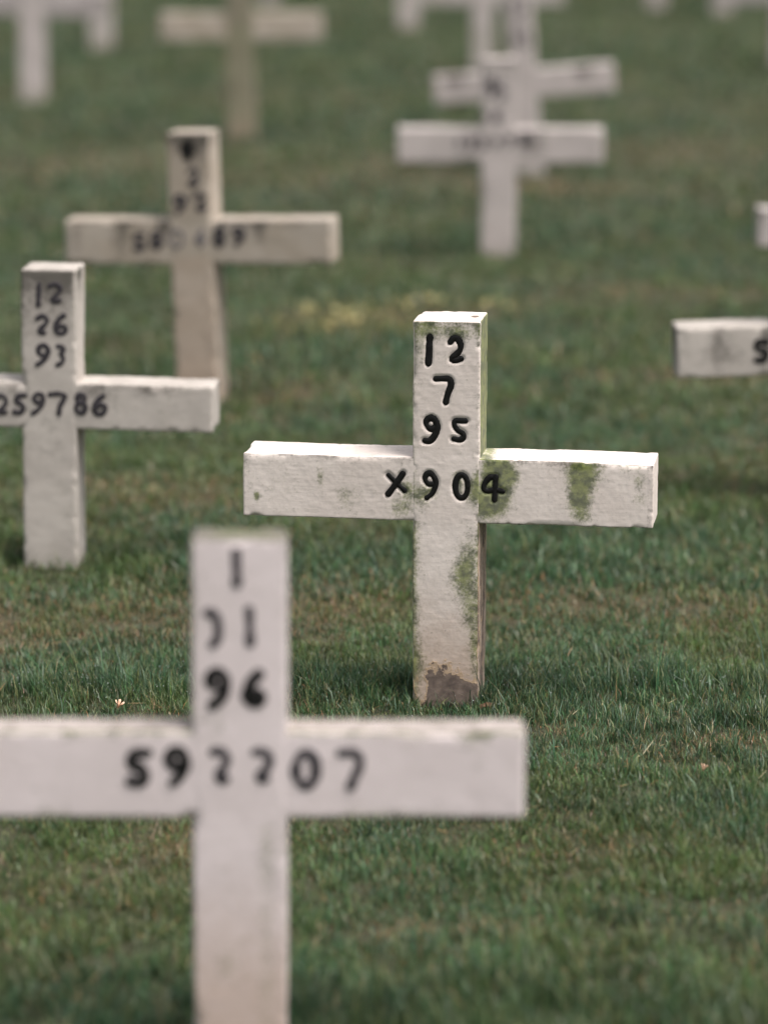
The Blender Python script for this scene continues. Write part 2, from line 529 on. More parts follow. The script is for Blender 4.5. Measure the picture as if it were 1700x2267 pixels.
# ---- left, behind
LX, LY, LYAW = -.724, 7.346, -5.0
fm = face_map(LX, LY, LYAW)
a = lambda lines: traced(fm, 30, 580, .11303, lines)
b = lambda lines: traced(fm, 0, 840, .18078, lines)
wL = .0115
L_TXT = [
    ('1', a([[(440, 430), (435, 640), (430, 840)]]), wL, INK2),
    ('2', a([[(650, 470), (750, 430), (845, 490), (840, 580), (770, 660), (705, 735), (760, 765), (850, 750)]]), wL, INK2),
    ('2', a([[(415, 1110), (510, 1055), (600, 1115), (580, 1210), (480, 1310), (470, 1375), (560, 1385)]]), wL, INK2),
    ('6', a([[(930, 1040), (830, 1130), (780, 1240), (790, 1350), (860, 1395), (955, 1370), (970, 1290), (900, 1250), (820, 1275)]]), wL, INK2),
    ('9', a([[(600, 1810), (520, 1830), (445, 1760), (465, 1660), (560, 1630), (635, 1720), (610, 1840), (520, 1950), (420, 2010)]]), wL, INK2),
    ('3', a([[(820, 1645), (890, 1660), (935, 1720), (890, 1800), (935, 1890), (890, 1980), (820, 2010)]]), wL, INK2),
    ('2', b([[(-70, 230), (0, 200), (55, 250), (42, 320), (-20, 390), (-5, 412), (55, 405)]]), wL, INK2),
    ('5', b([[(290, 195), (205, 208), (188, 270), (250, 310), (270, 355), (230, 410), (160, 400)]]), wL, INK2),
    ('9', b([[(490, 280), (430, 280), (395, 230), (430, 185), (490, 190), (512, 260), (470, 350), (385, 418)]]), wL, INK2),
    ('7', b([[(590, 185), (690, 172), (762, 190), (762, 240), (715, 330), (705, 420)]]), wL, INK2),
    ('8', b([ring(970, 225, 48, 45), ring(970, 340, 58, 60)]), wL, INK2),
    ('6', b([[(1250, 190), (1180, 240), (1140, 310), (1145, 385), (1200, 420), (1262, 380), (1262, 320), (1205, 300), (1150, 345)]]), wL, INK2),
]
def l_arm(P, N, lo, hi, S):
    streaky(42, .1, .35, .1)(P, N, lo, hi, S)
    fr = N[:, 1] < -.5
    t = hi[2] - P[:, 2]
    S[:, 2] += fr * (.35 * np.exp(-t / .018) * (.4 + 1.2 * noise3(P * np.array([1, 0, 0]), 18, 45)) + .30 * blob(P, .085, .385, .03, .03) + .3 * blob(P, .145, .36, .008, .05) + .25 * blob(P, .22, .40, .03, .015))
make_cross('grey white cross at the left edge, lettered 12 26 93 and 259786',
           LX, LY, .118, .11, .655, .310, .409, .36, .354, yaw=LYAW, roll=.7, step=.006, mats=(MAT_GREY, MAT_GREY),
           texts=L_TXT, seed=41, st=(streaky(41, .12, .5, .2), l_arm))

# ---- tan-footed cross behind it
X3, Y3, YAW3 = -.507, 9.308, -11.0
fm = face_map(X3, Y3, YAW3)
a = lambda lines: traced(fm, 360, 270, .14914, lines)
b = lambda lines: traced(fm, 0, 0, .51236, lines)
C3_TXT = [
    ('4', a([[(490, 290), (400, 430), (560, 435)], [(500, 320), (470, 530)]]), .02, INK),
    ('2', a([[(480, 750), (550, 710), (605, 780), (560, 850), (490, 925), (560, 935), (610, 910)]]), .013, INK2),
    ('9', a([[(400, 1210), (320, 1230), (270, 1170), (310, 1110), (390, 1110), (410, 1190), (360, 1280), (290, 1350)]]), .013, INK2),
    ('2', a([[(530, 1130), (610, 1075), (695, 1120), (690, 1190), (600, 1270), (640, 1305), (730, 1285)]]), .013, INK2),
    ('5', b([[(645, 1005), (610, 1008), (608, 1030), (640, 1045), (635, 1068), (603, 1066)]]), .013, INK2),
    ('8', b([ring(695, 1015, 16, 16), ring(697, 1047, 19, 17)]), .013, INK2),
    ('0', b([ring(785, 1030, 25, 36)]), .010, INK3),
    ('4', b([[(895, 1000), (868, 1040), (905, 1040)], [(893, 1000), (888, 1060)]]), .011, INK3),
    ('8', b([ring(967, 1008, 17, 16), ring(967, 1042, 20, 18)]), .013, INK2),
    ('9', b([ring(1052, 1008, 20, 17), [(1072, 1010), (1068, 1035), (1040, 1060)]]), .013, INK2),
]
def c3_arm(P, N, lo, hi, S):
    streaky(63, .1, .45, .35)(P, N, lo, hi, S)
    fr = N[:, 1] < -.5
    t = hi[2] - P[:, 2]
    S[:, 2] += fr * (.5 * np.exp(-t / .016) + .45 * blob(P, -.32, .44, .02, .05) + .25 * blob(P, .09, .45, .06, .04) + .3 * blob(P, -.19, .44, .03, .05))
def c3_up(P, N, lo, hi, S):
    streaky(61, .1, .45, .5)(P, N, lo, hi, S)
    fr = N[:, 1] < -.5
    t = hi[2] - P[:, 2]
    S[:, 2] += fr * (.6 * np.exp(-t / .02) + .25 * sstep(.5, .55, P[:, 2]) * (P[:, 0] > 0)) + fr * .2 * (P[:, 0] > .03) * (P[:, 2] < .36)
    S[:, 3] += .25 * (P[:, 2] < .40) * fr
make_cross('beige weathered cross tilted to the left with dark drips along its arms',
           X3, Y3, .119, .115, .732, .377, .497, .357, .384, yaw=YAW3, roll=-1.6, step=.007, mats=(MAT_TAN, MAT_TAN),
           texts=C3_TXT, seed=61, st=(c3_up, c3_arm))

# ---- blurred cross right of the middle, in front of two more
X4, Y4 = .398, 12.05
fm = face_map(X4, Y4, -2)
b = lambda ch, x, y, w, h: traced(fm, 860, 100, .3255, [[(x + (p[0] - .5) * w, y - (p[1] - .5) * h) for p in ln] for ln in GLYPH[ch]])
C4_TXT = [('9', b('9', 705, 290, 60, 110), .016, INK2), ('5', b('5', 775, 310, 60, 110), .014, INK3),
          ('9', b('9', 640, 488, 44, 60), .012, INK2), ('8', b('8', 735, 488, 50, 60), .014, INK2),
          ('3', b('3', 475, 668, 44, 66), .009, INK3), ('9', b('9', 560, 668, 50, 70), .014, INK2), ('5', b('5', 638, 668, 50, 70), .013, INK2),
          ('9', b('9', 735, 660, 44, 66), .011, INK2), ('9', b('9', 830, 650, 50, 70), .012, INK2), ('8', b('8', 930, 638, 60, 74), .017, INK2)]
def c4_arm(P, N, lo, hi, S):
    streaky(93, .12, .3, .25)(P, N, lo, hi, S)
    S[:, 2] += (N[:, 1] < -.5) * (.4 * blob(P, .12, .38, .09, .04) + .15 * blob(P, -.24, .39, .09, .03))
make_cross('blurred cream cross with unreadable black numbers, its top overlapping a taller cross',
           X4, Y4, .121, .10, .690, .329, .448, .352, .362, yaw=-2, step=.012, mats=(MAT_FAR, MAT_FAR),
           texts=C4_TXT, seed=91, st=(streaky(91, .12, .25, .3), c4_arm))

X5, Y5 = .602, 14.5
C5_TXT = [('9', glyph('9', -.02, .70, .035, .05), .011, INK3), ('2', glyph('2', .025, .70, .035, .05), .011, INK3),
          ('5', glyph('5', .0, .63, .04, .05), .011, INK3), ('9', glyph('9', -.02, .555, .035, .05), .011, INK2), ('5', glyph('5', .03, .555, .035, .05), .011, INK3)]
make_cross('very blurred white cross leaning to the left behind the cream cross, right arm higher',
           X5 + .008, Y5, .116, .10, .774, .312, .428, .374, .378, yaw=-3, roll=-4.6, step=.012, texts=C5_TXT, seed=101,
           st=(streaky(101, .1, .2, .2), streaky(103, .1, .5, .2)))
make_cross('very blurred pale post at the top edge, rising behind the cream cross',
           .532, 18.96, .108, .10, .76, .372, .490, .380, .440, step=.015, seed=111)
def c7_up(P, N, lo, hi, S):
    streaky(121, .2, .3, .6)(P, N, lo, hi, S)
    S[:, 0] += .10 * (N[:, 1] < -.5)
make_cross('very blurred cross with a greenish beige post under the top edge, left of the middle',
           -.650, 15.78, .128, .10, .79, .444, .565, .360, .374, yaw=-1, roll=-.4, step=.012, mats=(MAT_OLIVE, MAT_TAN), seed=121,
           st=(c7_up, streaky(123, .2, .25, .5)))
make_cross('very blurred lilac white cross in the top left corner, its arm cut by the edge',
           -1.767, 17.5, .132, .10, .76, .420, .540, .384, .391, roll=.8, step=.015, mats=(MAT_FAR, MAT_FAR_SHADED), seed=131)
make_cross('very blurred white post standing just right of the corner cross, partly behind its arm',
           -1.666, 20.58, .132, .10, .76, .385, .510, .38, .38, step=.015, mats=(MAT_FAR, MAT_FAR_SHADED), seed=141)
make_cross('very blurred white post at the top edge left of the two overlapping crosses',
           .153, 22.12, .130, .10, .76, .385, .505, .38, .38, step=.015, mats=(MAT_FAR, MAT_FAR_SHADED), seed=151)
# ---- right edge
X1, Y1 = 1.017, 8.022
fm = face_map(X1, Y1, 2)
def r1_arm(P, N, lo, hi, S):
    streaky(163, .05, .75, .05)(P, N, lo, hi, S)
    S[:, 2] += (N[:, 1] < -.5) * (.4 * blob(P, -.24, .375, .05, .05) + .25 * blob(P, -.30, .36, .015, .05) + .3 * blob(P, -.16, .35, .05, .04))
make_cross('grey stained crossarm reaching in from the right edge with a bold black 5',
           X1, Y1, .118, .11, .680, .308, .427, .322, .34, yaw=2, roll=-1.6, step=.006, mats=(MAT_GREY, MAT_GREY), seed=161,
           texts=[('5', traced(fm, 0, 0, 1, [[(1706, 754), (1686, 754), (1684, 768), (1700, 774), (1704, 784), (1696, 794), (1682, 792)]]), .014, INK)],
           st=(streaky(161, .1, .4, .2), r1_arm))
make_cross('small blurred end of a white arm at the right edge, above the grey stained arm',
           1.441, 10.227, .118, .10, .66, .294, .407, .333, .34, step=.01, seed=171)
make_cross('faint blurred foot of a cross at the top edge, second from the right',
           1.844, 23.7, .128, .10, .75, .385, .50, .38, .38, step=.015, mats=(MAT_FAR, MAT_FAR_SHADED), seed=181)
make_cross('faint blurred foot of a cross in the top right corner',
           2.241, 23.2, .128, .10, .75, .385, .50, .38, .38, step=.015, mats=(MAT_FAR, MAT_FAR_SHADED), seed=191)
make_cross('blurred arm along the top edge in the right corner, in front of a cross foot',
           2.213, 19.23, .130, .10, .76, .362, .48, .40, .40, step=.015, mats=(MAT_FAR, MAT_FAR_SHADED), seed=201)
make_cross('faint blurred foot of a cross at the top edge, right of the greenish beige post',
           -.796, 24.2, .128, .10, .75, .385, .50, .38, .38, step=.015, mats=(MAT_FAR, MAT_FAR_SHADED), seed=211)

# ================================================================== LAWN
# patches of dead, brown turf (x, y, rx, ry, strength)
DEAD = [(0., 5.85, 9., .22, .28), (0., 5.2, 9., .2, .25), (0, 7.0, 9., .25, .12), (-.25, 9.45, .35, .30, .5), (.75, 9.7, .75, .25, .5), (-.1, 14.4, .9, .6, .55), (-1.5, 14.9, .9, .6, .5), (.62, 14.0, .8, .35, .6), (1.4, 15.3, 1.1, 1.2, .5),
        (-.45, 8.1, .5, .25, .8), (.55, 6.95, .5, .22, .8), (.2, 6.75, .3, .12, .6), (-.35, 6.95, .5, .3, .7), (-.75, 6.9, .3, .4, .5), (.2, 7.0, .4, .25, .5),
        (-.3, 5.35, .14, .16, .8), (.10, 5.0, .22, .06, .7), (.5, 5.05, .3, .10, .4), (.45, 5.9, .3, .16, .45), (.3, 6.05, .10, .05, .8), (.62, 6.0, .16, .05, .8),
        (.35, 5.4, .3, .14, .4), (-.45, 5.2, .3, .2, .4), (1.2, 7.5, .3, .2, .5), (.0, 10.75, .55, .18, .6), (.9, 11.2, .5, .3, .5), (2., 17, 1.5, .6, .5), (-.3, 17.5, 1.2, .5, .4)]
LUSH = [(0., 6.36, 9., .10, .9), (-.2, 6.35, .8, .12, .5), (0.05, 7.55, 9., .4, .5), (.3, 4.62, 1.2, .16, .9), (-.8, 4.8, .4, .3, .6), (.15, 4.65, .2, .2, .5), (0, 10.1, 9., .35, .35), (0, 12.9, 9., .5, .35),
        (0, 16.4, 9., .7, .5), (-.6, 19.5, 9., 1.2, .4)]

def masks(x, y):
    dead = np.zeros_like(x)
    for cx, cy, rx, ry, s in DEAD:
        dead = np.maximum(dead, s * np.exp(-((x - cx) / rx) ** 2 - ((y - cy) / ry) ** 2))
    n = .55 * noise2(x, y, 3.1, 31) + .3 * noise2(x, y, 8.7, 32) + .25 * noise2(x, y, 21., 33)
    rag = .6 * n + .4 * noise2(x, y, 38., 34)
    dead = np.clip(sstep(.16, .75, dead * (.3 + 1.3 * rag)) * .8 + sstep(.60, .9, n) * .3, 0, 1)
    lush = np.zeros_like(x)
    for cx, cy, rx, ry, s in LUSH:
        lush = np.maximum(lush, s * np.exp(-((x - cx) / rx) ** 2 - ((y - cy) / ry) ** 2))
    m = .6 * noise2(x, y, 2.3, 41) + .4 * noise2(x, y, 6.3, 42)
    lush = np.clip(lush * (.4 + 1.1 * m) + sstep(.55, .85, m) * .45 - dead * .5, 0, 1)
    return dead, lush

def gheight(x, y):
    return .022 * (noise2(x, y, 1.3, 51) - .5) + .014 * (noise2(x, y, 4.1, 52) - .5) + .006 * (noise2(x, y, 14., 53) - .5) - .004

# ground sheet: fine grid near, then one large skirt to the horizon
gx = np.linspace(-6, 6, 161)
gy = np.linspace(1.5, 40, 421)
GX, GY = np.meshgrid(gx, gy, indexing='ij')
zz = gheight(GX.ravel(), GY.ravel())
V = np.stack([GX.ravel(), GY.ravel(), zz], 1)
nx_, ny_ = GX.shape
idx = np.arange(nx_ * ny_).reshape(nx_, ny_)
F = np.stack([idx[:-1, :-1], idx[1:, :-1], idx[1:, 1:], idx[:-1, 1:]], -1).reshape(-1, 4).tolist()
ring_in = np.concatenate([idx[:, 0], idx[-1, 1:], idx[-2::-1, -1], idx[0, -2:0:-1]])
c0 = np.array([0., 20.])
outer = []
for i in ring_in:
    d = V[i, :2] - c0
    d = d / np.abs(d / np.array([6., 20.])).max()
    outer.append((c0[0] + d[0] * 66, c0[1] + d[1] * 20, -.004))
k0 = len(V)
V = np.concatenate([V, np.array(outer)])
nr_ = len(ring_in)
for i in range(nr_):
    j = (i + 1) % nr_
    F.append((int(ring_in[i]), k0 + i, k0 + j, int(ring_in[j])))

k = NT('turf_soil')
co = k.n('ShaderNodeTexCoord').outputs['Object']
at = k.n('ShaderNodeAttribute', attribute_name='turf')
sp = k.n('ShaderNodeSeparateColor')
k.l(at.outputs['Color'], sp.inputs[0])
n1 = k.noise(co, 60, 8, .7)
n2 = k.noise(co, 6, 6, .6)
c = k.mix(k.ramp(n1, .35, .65), (.020, .026, .010), (.050, .058, .022))
c = k.mix(k.ramp(n2, .4, .65, 0, .5), c, (.060, .048, .024))
c = k.mix(k.math('MULTIPLY', sp.outputs[0], k.ramp(n1, .3, .6, .3, 1)), c, (.085, .062, .034))
lawn = k.mix(k.ramp(n1, .3, .7), (.018, .028, .012), (.060, .076, .036))
lawn = k.mix(k.ramp(n2, .45, .7, 0, .5), lawn, (.055, .055, .028))
c = k.mix(sp.outputs[2], c, lawn)
k.l(c, k.b.inputs['Base Color'])
k.b.inputs['Roughness'].default_value = .9
bp = k.n('ShaderNodeBump')
bp.inputs['Strength'].default_value = .8
bp.inputs['Distance'].default_value = .01
k.l(n1, bp.inputs['Height'])
k.l(bp.outputs[0], k.b.inputs['Normal'])
ground = mesh_obj('ground', V, F, k.m)
ground['kind'] = 'structure'
dd, ll = masks(V[:, 0], V[:, 1])
out = np.maximum(sstep(-.25, .15, np.abs(V[:, 0]) - (.20 * V[:, 1] + .25)), sstep(25.5, 27., V[:, 1]))
out = np.maximum(out, sstep(4.1, 3.8, V[:, 1]))
colour_attr(ground.data, 'turf', np.stack([dd, ll, out, dd * 0 + 1], 1))

# grass: every blade a bent, tapering strip, all in one mesh
def scatter(y0, y1, dens, half):
    n = int((y1 - y0) * 2 * half(y1) * dens)
    y = rng.uniform(y0, y1, n)
    x = rng.uniform(-half(y1), half(y1), n)
    ok = np.abs(x) < half(y)
    return x[ok], y[ok]

def blades(x, y, wscale, hscale):
    n = len(x)
    dead, lush = masks(x, y)
    cl = noise2(x, y, 26., 61)
    cl2 = noise2(x, y, 60., 62)
    keep = rng.random(n) < np.clip(.15 + 1.35 * cl - .10 * dead, .12, 1)
    x, y, dead, lush, cl, cl2 = (q[keep] for q in (x, y, dead, lush, cl, cl2))
    n = len(x)
    h = (.011 + .017 * rng.random(n) ** 1.3) * (.45 + .8 * cl + .5 * noise2(x, y, 9.5, 64)) * (1 + .75 * lush) * (1 - .18 * dead) * hscale
    h = h * (1 - .55 * np.exp(-((x - LX) / .10) ** 4 - ((y - LY + .10) / .10) ** 4))
    h = h * (1 - .35 * np.exp(-((x - MX) / .085) ** 4 - ((y - MY + .09) / .09) ** 4))
    tall = rng.random(n) < .02
    h = np.where(tall, h * 1.7, h)
    strawp = .075 + .46 * dead - .05 * lush
    straw = rng.random(n) < strawp
    w = (.0010 + .0011 * rng.random(n)) * wscale * np.where(straw, .8, 1)
    az = rng.uniform(0, 2 * np.pi, n)
    lean = np.abs(rng.normal(0, .68, n)) + .12
    lean = np.where(straw, lean + .65, lean)
    curl = rng.uniform(.2, 1.1, n)
    dirx, diry = np.cos(az), np.sin(az)
    # facing of the strip, loosely across the lean
    fa = az + np.pi / 2 + rng.normal(0, .5, n)
    fx, fy = np.cos(fa), np.sin(fa)
    thin = (rng.random(n) < .06) & ~tall
    h = np.where(thin, h * 1.9, h)
    w = np.where(thin, w * .6, w)
    broad = (rng.random(n) < .07) & ~straw & ~thin
    w = np.where(broad, w * 1.6, w)
    h = np.where(broad, h * 1.25, h)
    z0 = gheight(x, y) - .002
    P = np.zeros((n, 5, 3), np.float32)
    C = np.zeros((n, 5, 4), np.float32)
    C[..., 3] = 1
    g = np.stack([rng.uniform(.040, .082, n), rng.uniform(.094, .165, n), rng.uniform(.038, .066, n)], 1)
    hn = .6 * noise2(x, y, 2.6, 71) + .4 * noise2(x, y, 7.5, 72)
    ol = sstep(.40, .68, hn)[:, None]
    te = sstep(.55, .30, hn)[:, None]
    g = g * (1 + ol * np.array([.42, .10, -.22]) + te * np.array([-.12, 0., .14]))
    hue = rng.random(n)[:, None]
    g = g * (1 - .35 * hue) + np.array([.105, .145, .055]) * .35 * hue
    g = g * (1 - .38 * lush[:, None]) + np.array([.032, .088, .038]) * .38 * lush[:, None]
    g *= ((.66 + .62 * cl2) * rng.uniform(.62, 1.42, n) * (.72 + .6 * noise2(x, y, 8.5, 63)))[:, None]
    sheen = (rng.random(n) < .12)[:, None]
    g = np.where(sheen, g * .6 + np.array([.075, .115, .095]) * .6, g)  # bluish dew sheen painted into the colour of some blades
    s = np.array([[.34, .24, .125], [.36, .185, .08], [.19, .095, .045], [.34, .28, .16]])[rng.integers(0, 4, n)]
    s = s * rng.uniform(.45, 1.35, n)[:, None]
    yel = np.zeros(n)
    for cx, cy, rx, ry, st_ in ((-.1, 10.65, .28, .30, .75), (.25, 10.95, .25, .2, .4), (-.245, 10.75, .06, .12, .8)):
        yel = np.maximum(yel, st_ * np.exp(-((x - cx) / rx) ** 2 - ((y - cy) / ry) ** 2))
    g = np.where((rng.random(n) < yel)[:, None], np.array([.32, .295, .11]), g)
    pale = rng.random(n) < .07
    pale |= thin & (rng.random(n) < .6)
    g = np.where(pale[:, None], np.array([.23, .26, .10]) * rng.uniform(.7, 1.1, n)[:, None], g)
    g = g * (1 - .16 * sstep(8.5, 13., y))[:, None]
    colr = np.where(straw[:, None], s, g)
    px_, py_, pz_ = x.copy(), y.copy(), z0.copy()
    a = lean.copy() * .5
    for i, wf in ((0, 1.0), (1, .75), (2, 0)):
        if i:
            seg = h / 2
            px_ = px_ + np.sin(a) * dirx * seg
            py_ = py_ + np.sin(a) * diry * seg
            pz_ = pz_ + np.cos(a) * seg
            a = a + curl * .8
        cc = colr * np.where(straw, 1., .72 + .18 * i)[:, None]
        if i < 2:
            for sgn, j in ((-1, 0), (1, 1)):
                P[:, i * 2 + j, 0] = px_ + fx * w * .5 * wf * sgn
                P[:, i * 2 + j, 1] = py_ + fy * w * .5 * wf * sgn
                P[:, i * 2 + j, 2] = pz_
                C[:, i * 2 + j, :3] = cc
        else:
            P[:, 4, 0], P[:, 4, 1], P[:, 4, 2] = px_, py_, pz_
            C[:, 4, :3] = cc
    return P, C

half = lambda y: .20 * y + .25
parts = []
for (y0, y1, dens, ws, hs) in ((3.9, 5.2, 50000, 1.15, 1.1), (5.2, 7.0, 75000, 1., .95), (7.0, 9.0, 30000, 1.5, 1.1), (9.0, 13., 8500, 2.6, 1.2), (13., 27., 2400, 4.5, 1.3)):
    x, y = scatter(y0, y1, dens, half)
    parts.append(blades(x, y, ws, hs))
# longer uncut tufts round the feet of the crosses, where the mower cannot reach
def tuft(cx, cy, rx, ry, n, hmul):
    x = cx + rng.normal(0, rx, n)
    y = cy + rng.normal(0, ry, n)
    p, c = blades(x, y, 1.1, hmul)
    parts.append((p, c))
tuft(MX - .01, MY - .025, .06, .012, 110, 1.5)
tuft(MX + .11, MY + .03, .05, .03, 420, 1.7)
tuft(MX - .10, MY + .02, .03, .04, 240, 1.4)
tuft(MX + .25, MY + .10, .16, .03, 700, 1.6)
tuft(MX + .5, MY + .12, .2, .03, 700, 1.6)
tuft(-.55, 6.32, .3, .05, 1500, 1.6)
tuft(-.05, 6.3, .12, .05, 900, 1.5)
tuft(LX, LY - .03, .07, .02, 70, 1.2)
tuft(LX + .1, LY + .05, .05, .05, 300, 1.8)
for cx, cy in ((-.507, 9.3), (.398, 12.05), (-.65, 15.78)):
    tuft(cx, cy - .03, .09, .03, 160, 1.6)


def clumps(n, y0, y1, hm):
    for _ in range(n):
        cy = rng.uniform(y0, y1)
        cx = rng.uniform(-half(cy), half(cy))
        m = int(rng.integers(14, 46))
        r_ = rng.uniform(.006, .022)
        tuft(cx, cy, r_, r_, m, hm * rng.uniform(1.2, 2.0))
clumps(420, 4.3, 7.4, 1.0)

def litter(n, y0, y1, xh):
    """Long dry straws lying on the turf."""
    x, y = rng.uniform(-xh, xh, n), rng.uniform(y0, y1, n)
    dead, lush = masks(x, y)
    ok = rng.random(n) < .25 + dead
    x, y = x[ok], y[ok]
    n = len(x)
    L = .010 + .04 * rng.random(n) ** 2
    az = rng.uniform(0, 2 * np.pi, n)
    up = np.abs(rng.normal(.2, .45, n))
    wd = rng.uniform(.0006, .0013, n)
    z = gheight(x, y) + rng.uniform(.006, .018, n)
    P = np.zeros((n, 5, 3), np.float32)
    dx, dy = np.cos(az), np.sin(az)
    for i, t in enumerate((0, .55, 1)):
        cx, cy, cz = x + dx * L * t, y + dy * L * t, z + np.sin(up) * L * t
        if i < 2:
            for sg, j in ((-1, 0), (1, 1)):
                P[:, i * 2 + j] = np.stack([cx - dy * wd * sg * .5, cy + dx * wd * sg * .5, cz + wd * .3 * sg], 1)
        else:
            P[:, 4] = np.stack([cx, cy, cz], 1)
    c = np.array([[.40, .30, .15], [.34, .20, .09], [.45, .38, .22], [.26, .13, .06]])[rng.integers(0, 4, n)] * rng.uniform(.6, 1.1, n)[:, None]
    C = np.ones((n, 5, 4), np.float32)
    C[..., :3] = c[:, None, :]
    parts.append((P, C))
litter(1500, 4.6, 6.3, 1.1)
litter(600, 6.4, 8.5, 1.4)

P = np.concatenate([p for p, c in parts])
C = np.concatenate([c for p, c in parts])
nb = len(P)
print('blades', nb)
me = bpy.data.meshes.new('grass')
me.vertices.add(nb * 5)
me.vertices.foreach_set('co', P.reshape(-1))
b5 = (np.arange(nb) * 5)[:, None]
loops = np.concatenate([b5 + np.array([0, 1, 3, 2]), b5 + np.array([2, 3, 4])], 1).astype(np.int32)
me.loops.add(nb * 7)
me.loops.foreach_set('vertex_index', loops.reshape(-1))
me.polygons.add(nb * 2)
starts = (np.arange(nb)[:, None] * 7 + np.array([0, 4])).astype(np.int32)
me.polygons.foreach_set('loop_start', starts.reshape(-1))
me.polygons.foreach_set('use_smooth', np.ones(nb * 2, bool))
me.update(calc_edges=True)
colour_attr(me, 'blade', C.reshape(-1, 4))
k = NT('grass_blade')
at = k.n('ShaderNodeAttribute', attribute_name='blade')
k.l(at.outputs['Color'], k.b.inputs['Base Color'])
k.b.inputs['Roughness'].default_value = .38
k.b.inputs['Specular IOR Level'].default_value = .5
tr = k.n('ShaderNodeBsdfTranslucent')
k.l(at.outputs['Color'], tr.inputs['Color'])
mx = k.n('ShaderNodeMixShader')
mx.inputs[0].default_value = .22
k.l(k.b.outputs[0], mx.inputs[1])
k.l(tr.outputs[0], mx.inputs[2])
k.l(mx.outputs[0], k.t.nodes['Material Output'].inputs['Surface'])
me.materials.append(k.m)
grass = bpy.data.objects.new('grass', me)
COL.objects.link(grass)
tag(grass, 'short damp green lawn mixed with straw and dead brown blades', 'grass')
grass['kind'] = 'stuff'

# dew beads caught in the thicker grass
V, F = [], []
ico = [(0, 0, 1), (.894, 0, .447), (.276, .851, .447), (-.724, .526, .447), (-.724, -.526, .447), (.276, -.851, .447),
       (.724, .526, -.447), (-.276, .851, -.447), (-.894, 0, -.447), (-.276, -.851, -.447), (.724, -.526, -.447), (0, 0, -1)]
icf = [(0, 1, 2), (0, 2, 3), (0, 3, 4), (0, 4, 5), (0, 5, 1), (1, 6, 2), (2, 7, 3), (3, 8, 4), (4, 9, 5), (5, 10, 1),
       (6, 7, 2), (7, 8, 3), (8, 9, 4), (9, 10, 5), (10, 6, 1), (11, 7, 6), (11, 8, 7), (11, 9, 8), (11, 10, 9), (11, 6, 10)]
nd = 5200
dx_ = rng.uniform(-1.15, 1.15, nd)
dy_ = np.where(rng.random(nd) < .6, rng.normal(6.36, .12, nd), rng.uniform(5.5, 7.6, nd))
_, dl = masks(dx_, dy_)
dz_ = gheight(dx_, dy_) + rng.uniform(.012, .030, nd) * (1 + .5 * dl)
for x, y, z, l in zip(dx_, dy_, dz_, dl):
    if rng.random() > .04 + .28 * l:
        continue
    r_ = rng.uniform(.0006, .0012)
    i = len(V)
    V += [(x + p[0] * r_, y + p[1] * r_, z + p[2] * r_) for p in ico]
    F += [(i + q[0], i + q[1], i + q[2]) for q in icf]
k = NT('dew_water')
k.b.inputs['Base Color'].default_value = (.9, .95, .95, 1)
k.b.inputs['Roughness'].default_value = .05
k.b.inputs['IOR'].default_value = 1.33
k.b.inputs['Transmission Weight'].default_value = .6
dew = mesh_obj('dew_drops', V, F, k.m)
tag(dew, 'tiny beads of dew scattered over the thicker grass', 'dew')
dew['kind'] = 'stuff'

# yellowed weeds low in the lawn behind the sharp cross
def simple_mat(name, c1, c2, rough=.6):
    k = NT(name)
    co = k.n('ShaderNodeTexCoord').outputs['Object']
    k.l(k.mix(k.ramp(k.noise(co, 60, 4), .35, .65), c1, c2), k.b.inputs['Base Color'])
    k.b.inputs['Roughness'].default_value = rough
    return k.m
V, F = [], []
for cx, cy, r_, n in ((-.245, 10.75, .03, 16), (-.13, 10.60, .09, 22), (-.06, 10.7, .10, 18), (.08, 10.85, .05, 14), (.16, 11.0, .05, 14), (.36, 10.9, .05, 10), (-.12, 10.5, .07, 14)):
    for _ in range(n):
        x, y = cx + rng.normal(0, r_ * .6), cy + rng.normal(0, r_ * 1.1)
        z = .012 + .03 * rng.random()
        s = .006 + .006 * rng.random()
        az, tl = rng.uniform(0, 6.28), rng.uniform(.1, .9)
        u = Vector((math.cos(az), math.sin(az), 0))
        w = Vector((-math.sin(az) * math.cos(tl), math.cos(az) * math.cos(tl), math.sin(tl)))
        c_ = Vector((x, y, z))
        i = len(V)
        V += [c_ - u * s * 1.6, c_ - w * s * .6, c_ + u * s * 1.6 + Vector((0, 0, s * .3)), c_ + w * s * .6]
        F.append((i, i + 1, i + 2, i + 3))
weeds = mesh_obj('yellow_weeds', V, F, simple_mat('yellow_leaf', (.46, .40, .17), (.34, .30, .13)))
tag(weeds, 'patch of yellowed leaves in the lawn behind the sharp cross', 'weeds')
weeds['kind'] = 'stuff'

# fallen blossoms
BL = simple_mat('blossom_petal', (.78, .42, .26), (.85, .62, .48), .5)
def blossom(x, y, z, s, az, label):
    V, F = [], []
    n = 5
    for i in range(n):
        a0 = 2 * math.pi * i / n
        b0 = len(V)
        for (t, wd) in ((0, .12), (.35, .30), (.7, .42), (1., .26)):
            rr = s * (.10 + .42 * t ** 1.3)
            zz_ = s * (1.1 * t - .25 * t * t)
            for sg in (-1, 0, 1):
                aa = a0 + sg * wd
                V.append((rr * math.cos(aa), rr * math.sin(aa), zz_ + (.05 * s if sg == 0 else 0)))
        for j in range(3):
            for m in range(2):
                q = b0 + j * 3 + m
                F.append((q, q + 1, q + 4, q + 3))
    o = mesh_obj('fallen_blossom', V, F, BL)
    md = o.modifiers.new('thickness', 'SOLIDIFY')
    md.thickness = .0006
    o.location = (x, y, z)
    o.rotation_euler = (.35, .2, az)
    tag(o, label, 'blossom', 'fallen blossoms on the grass')
blossom(-.487, 6.13, .026, .017, .4, 'small orange blossom on the grass just above the arm of the nearest cross')
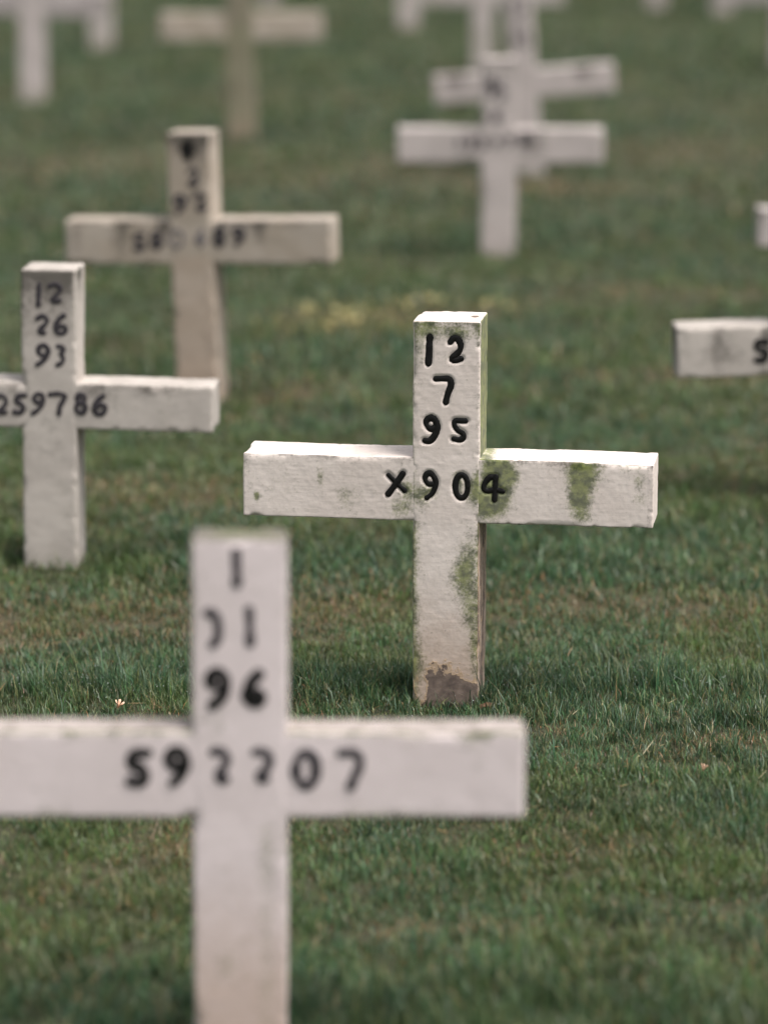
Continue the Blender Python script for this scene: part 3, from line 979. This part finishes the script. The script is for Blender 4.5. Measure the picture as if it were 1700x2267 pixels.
blossom(.546, 5.72, .03, .013, 1.7, 'tiny peach blossom lying alone in the grass at the right')

# dry leaf against the foot of the sharp cross
V, F = [], []
for i in range(9):
    t = i / 8
    wd = .010 * math.sin(math.pi * (.06 + .9 * t)) ** .8
    for j, sg in enumerate((-1, 0, 1)):
        V.append(((t - .5) * .042, sg * wd, .010 * math.sin(t * 4) * .5 + abs(sg) * .006 + .002 * math.sin(9 * t + sg)))
for i in range(8):
    for j in range(2):
        q = i * 3 + j
        F.append((q, q + 3, q + 4, q + 1))
leaf = mesh_obj('dry_leaf', V, F, simple_mat('dry_leaf_brown', (.13, .06, .035), (.08, .036, .022)))
md = leaf.modifiers.new('thickness', 'SOLIDIFY')
md.thickness = .0006
leaf.scale = (.75, .75, .75)
leaf.location = (.190, 6.178, .014)
leaf.rotation_euler = (.3, -.2, .3)
tag(leaf, 'curled reddish brown dry leaf at the foot of the sharp cross', 'leaf')

# ================================================================== LIGHT
w = bpy.data.worlds.new('World')
sc.world = w
w.use_nodes = True
nt = w.node_tree
bg = nt.nodes['Background']
sky = nt.nodes.new('ShaderNodeTexSky')
sky.sky_type = 'NISHITA'
sky.sun_disc = False
SUN = Vector((.36, -.24, .87)).normalized()
el = math.asin(SUN.z)
azm = math.atan2(SUN.x, SUN.y)
sky.sun_elevation = el
sky.sun_rotation = azm
sky.air_density = 1.0
sky.dust_density = 6.0
sky.ozone_density = .6
hs = nt.nodes.new('ShaderNodeHueSaturation')
hs.inputs['Saturation'].default_value = .3          # overcast: the blue is mostly veiled
nt.links.new(sky.outputs[0], hs.inputs['Color'])
nt.links.new(hs.outputs[0], bg.inputs['Color'])
bg.inputs['Strength'].default_value = .07

sl = bpy.data.lights.new('overcast_sun', 'SUN')
sl.energy = 1.5
sl.angle = R(30)
sl.color = (1., .93, .87)
so = bpy.data.objects.new('overcast_sun', sl)
so.rotation_euler = SUN.to_track_quat('Z', 'Y').to_euler()
so.location = (3, 2, 8)
COL.objects.link(so)

# ================================================================== CAMERA
cam = bpy.data.cameras.new('camera')
cam.sensor_width = 36
cam.sensor_fit = 'AUTO'
cam.lens = FPX / 2212 * 36
cam.clip_start = .1
cam.clip_end = 1000
cam.dof.use_dof = True
cam.dof.focus_distance = 6.33
cam.dof.aperture_fstop = cam.lens / 66.
co_ = bpy.data.objects.new('camera', cam)
co_.location = (0, 0, CAMH)
co_.rotation_euler = (R(90 - PITCH), 0, 0)
COL.objects.link(co_)
sc.camera = co_

vs = sc.view_settings
vs.view_transform = 'Standard'
vs.look = 'None'
vs.gamma = 1
vs.exposure = 1.2
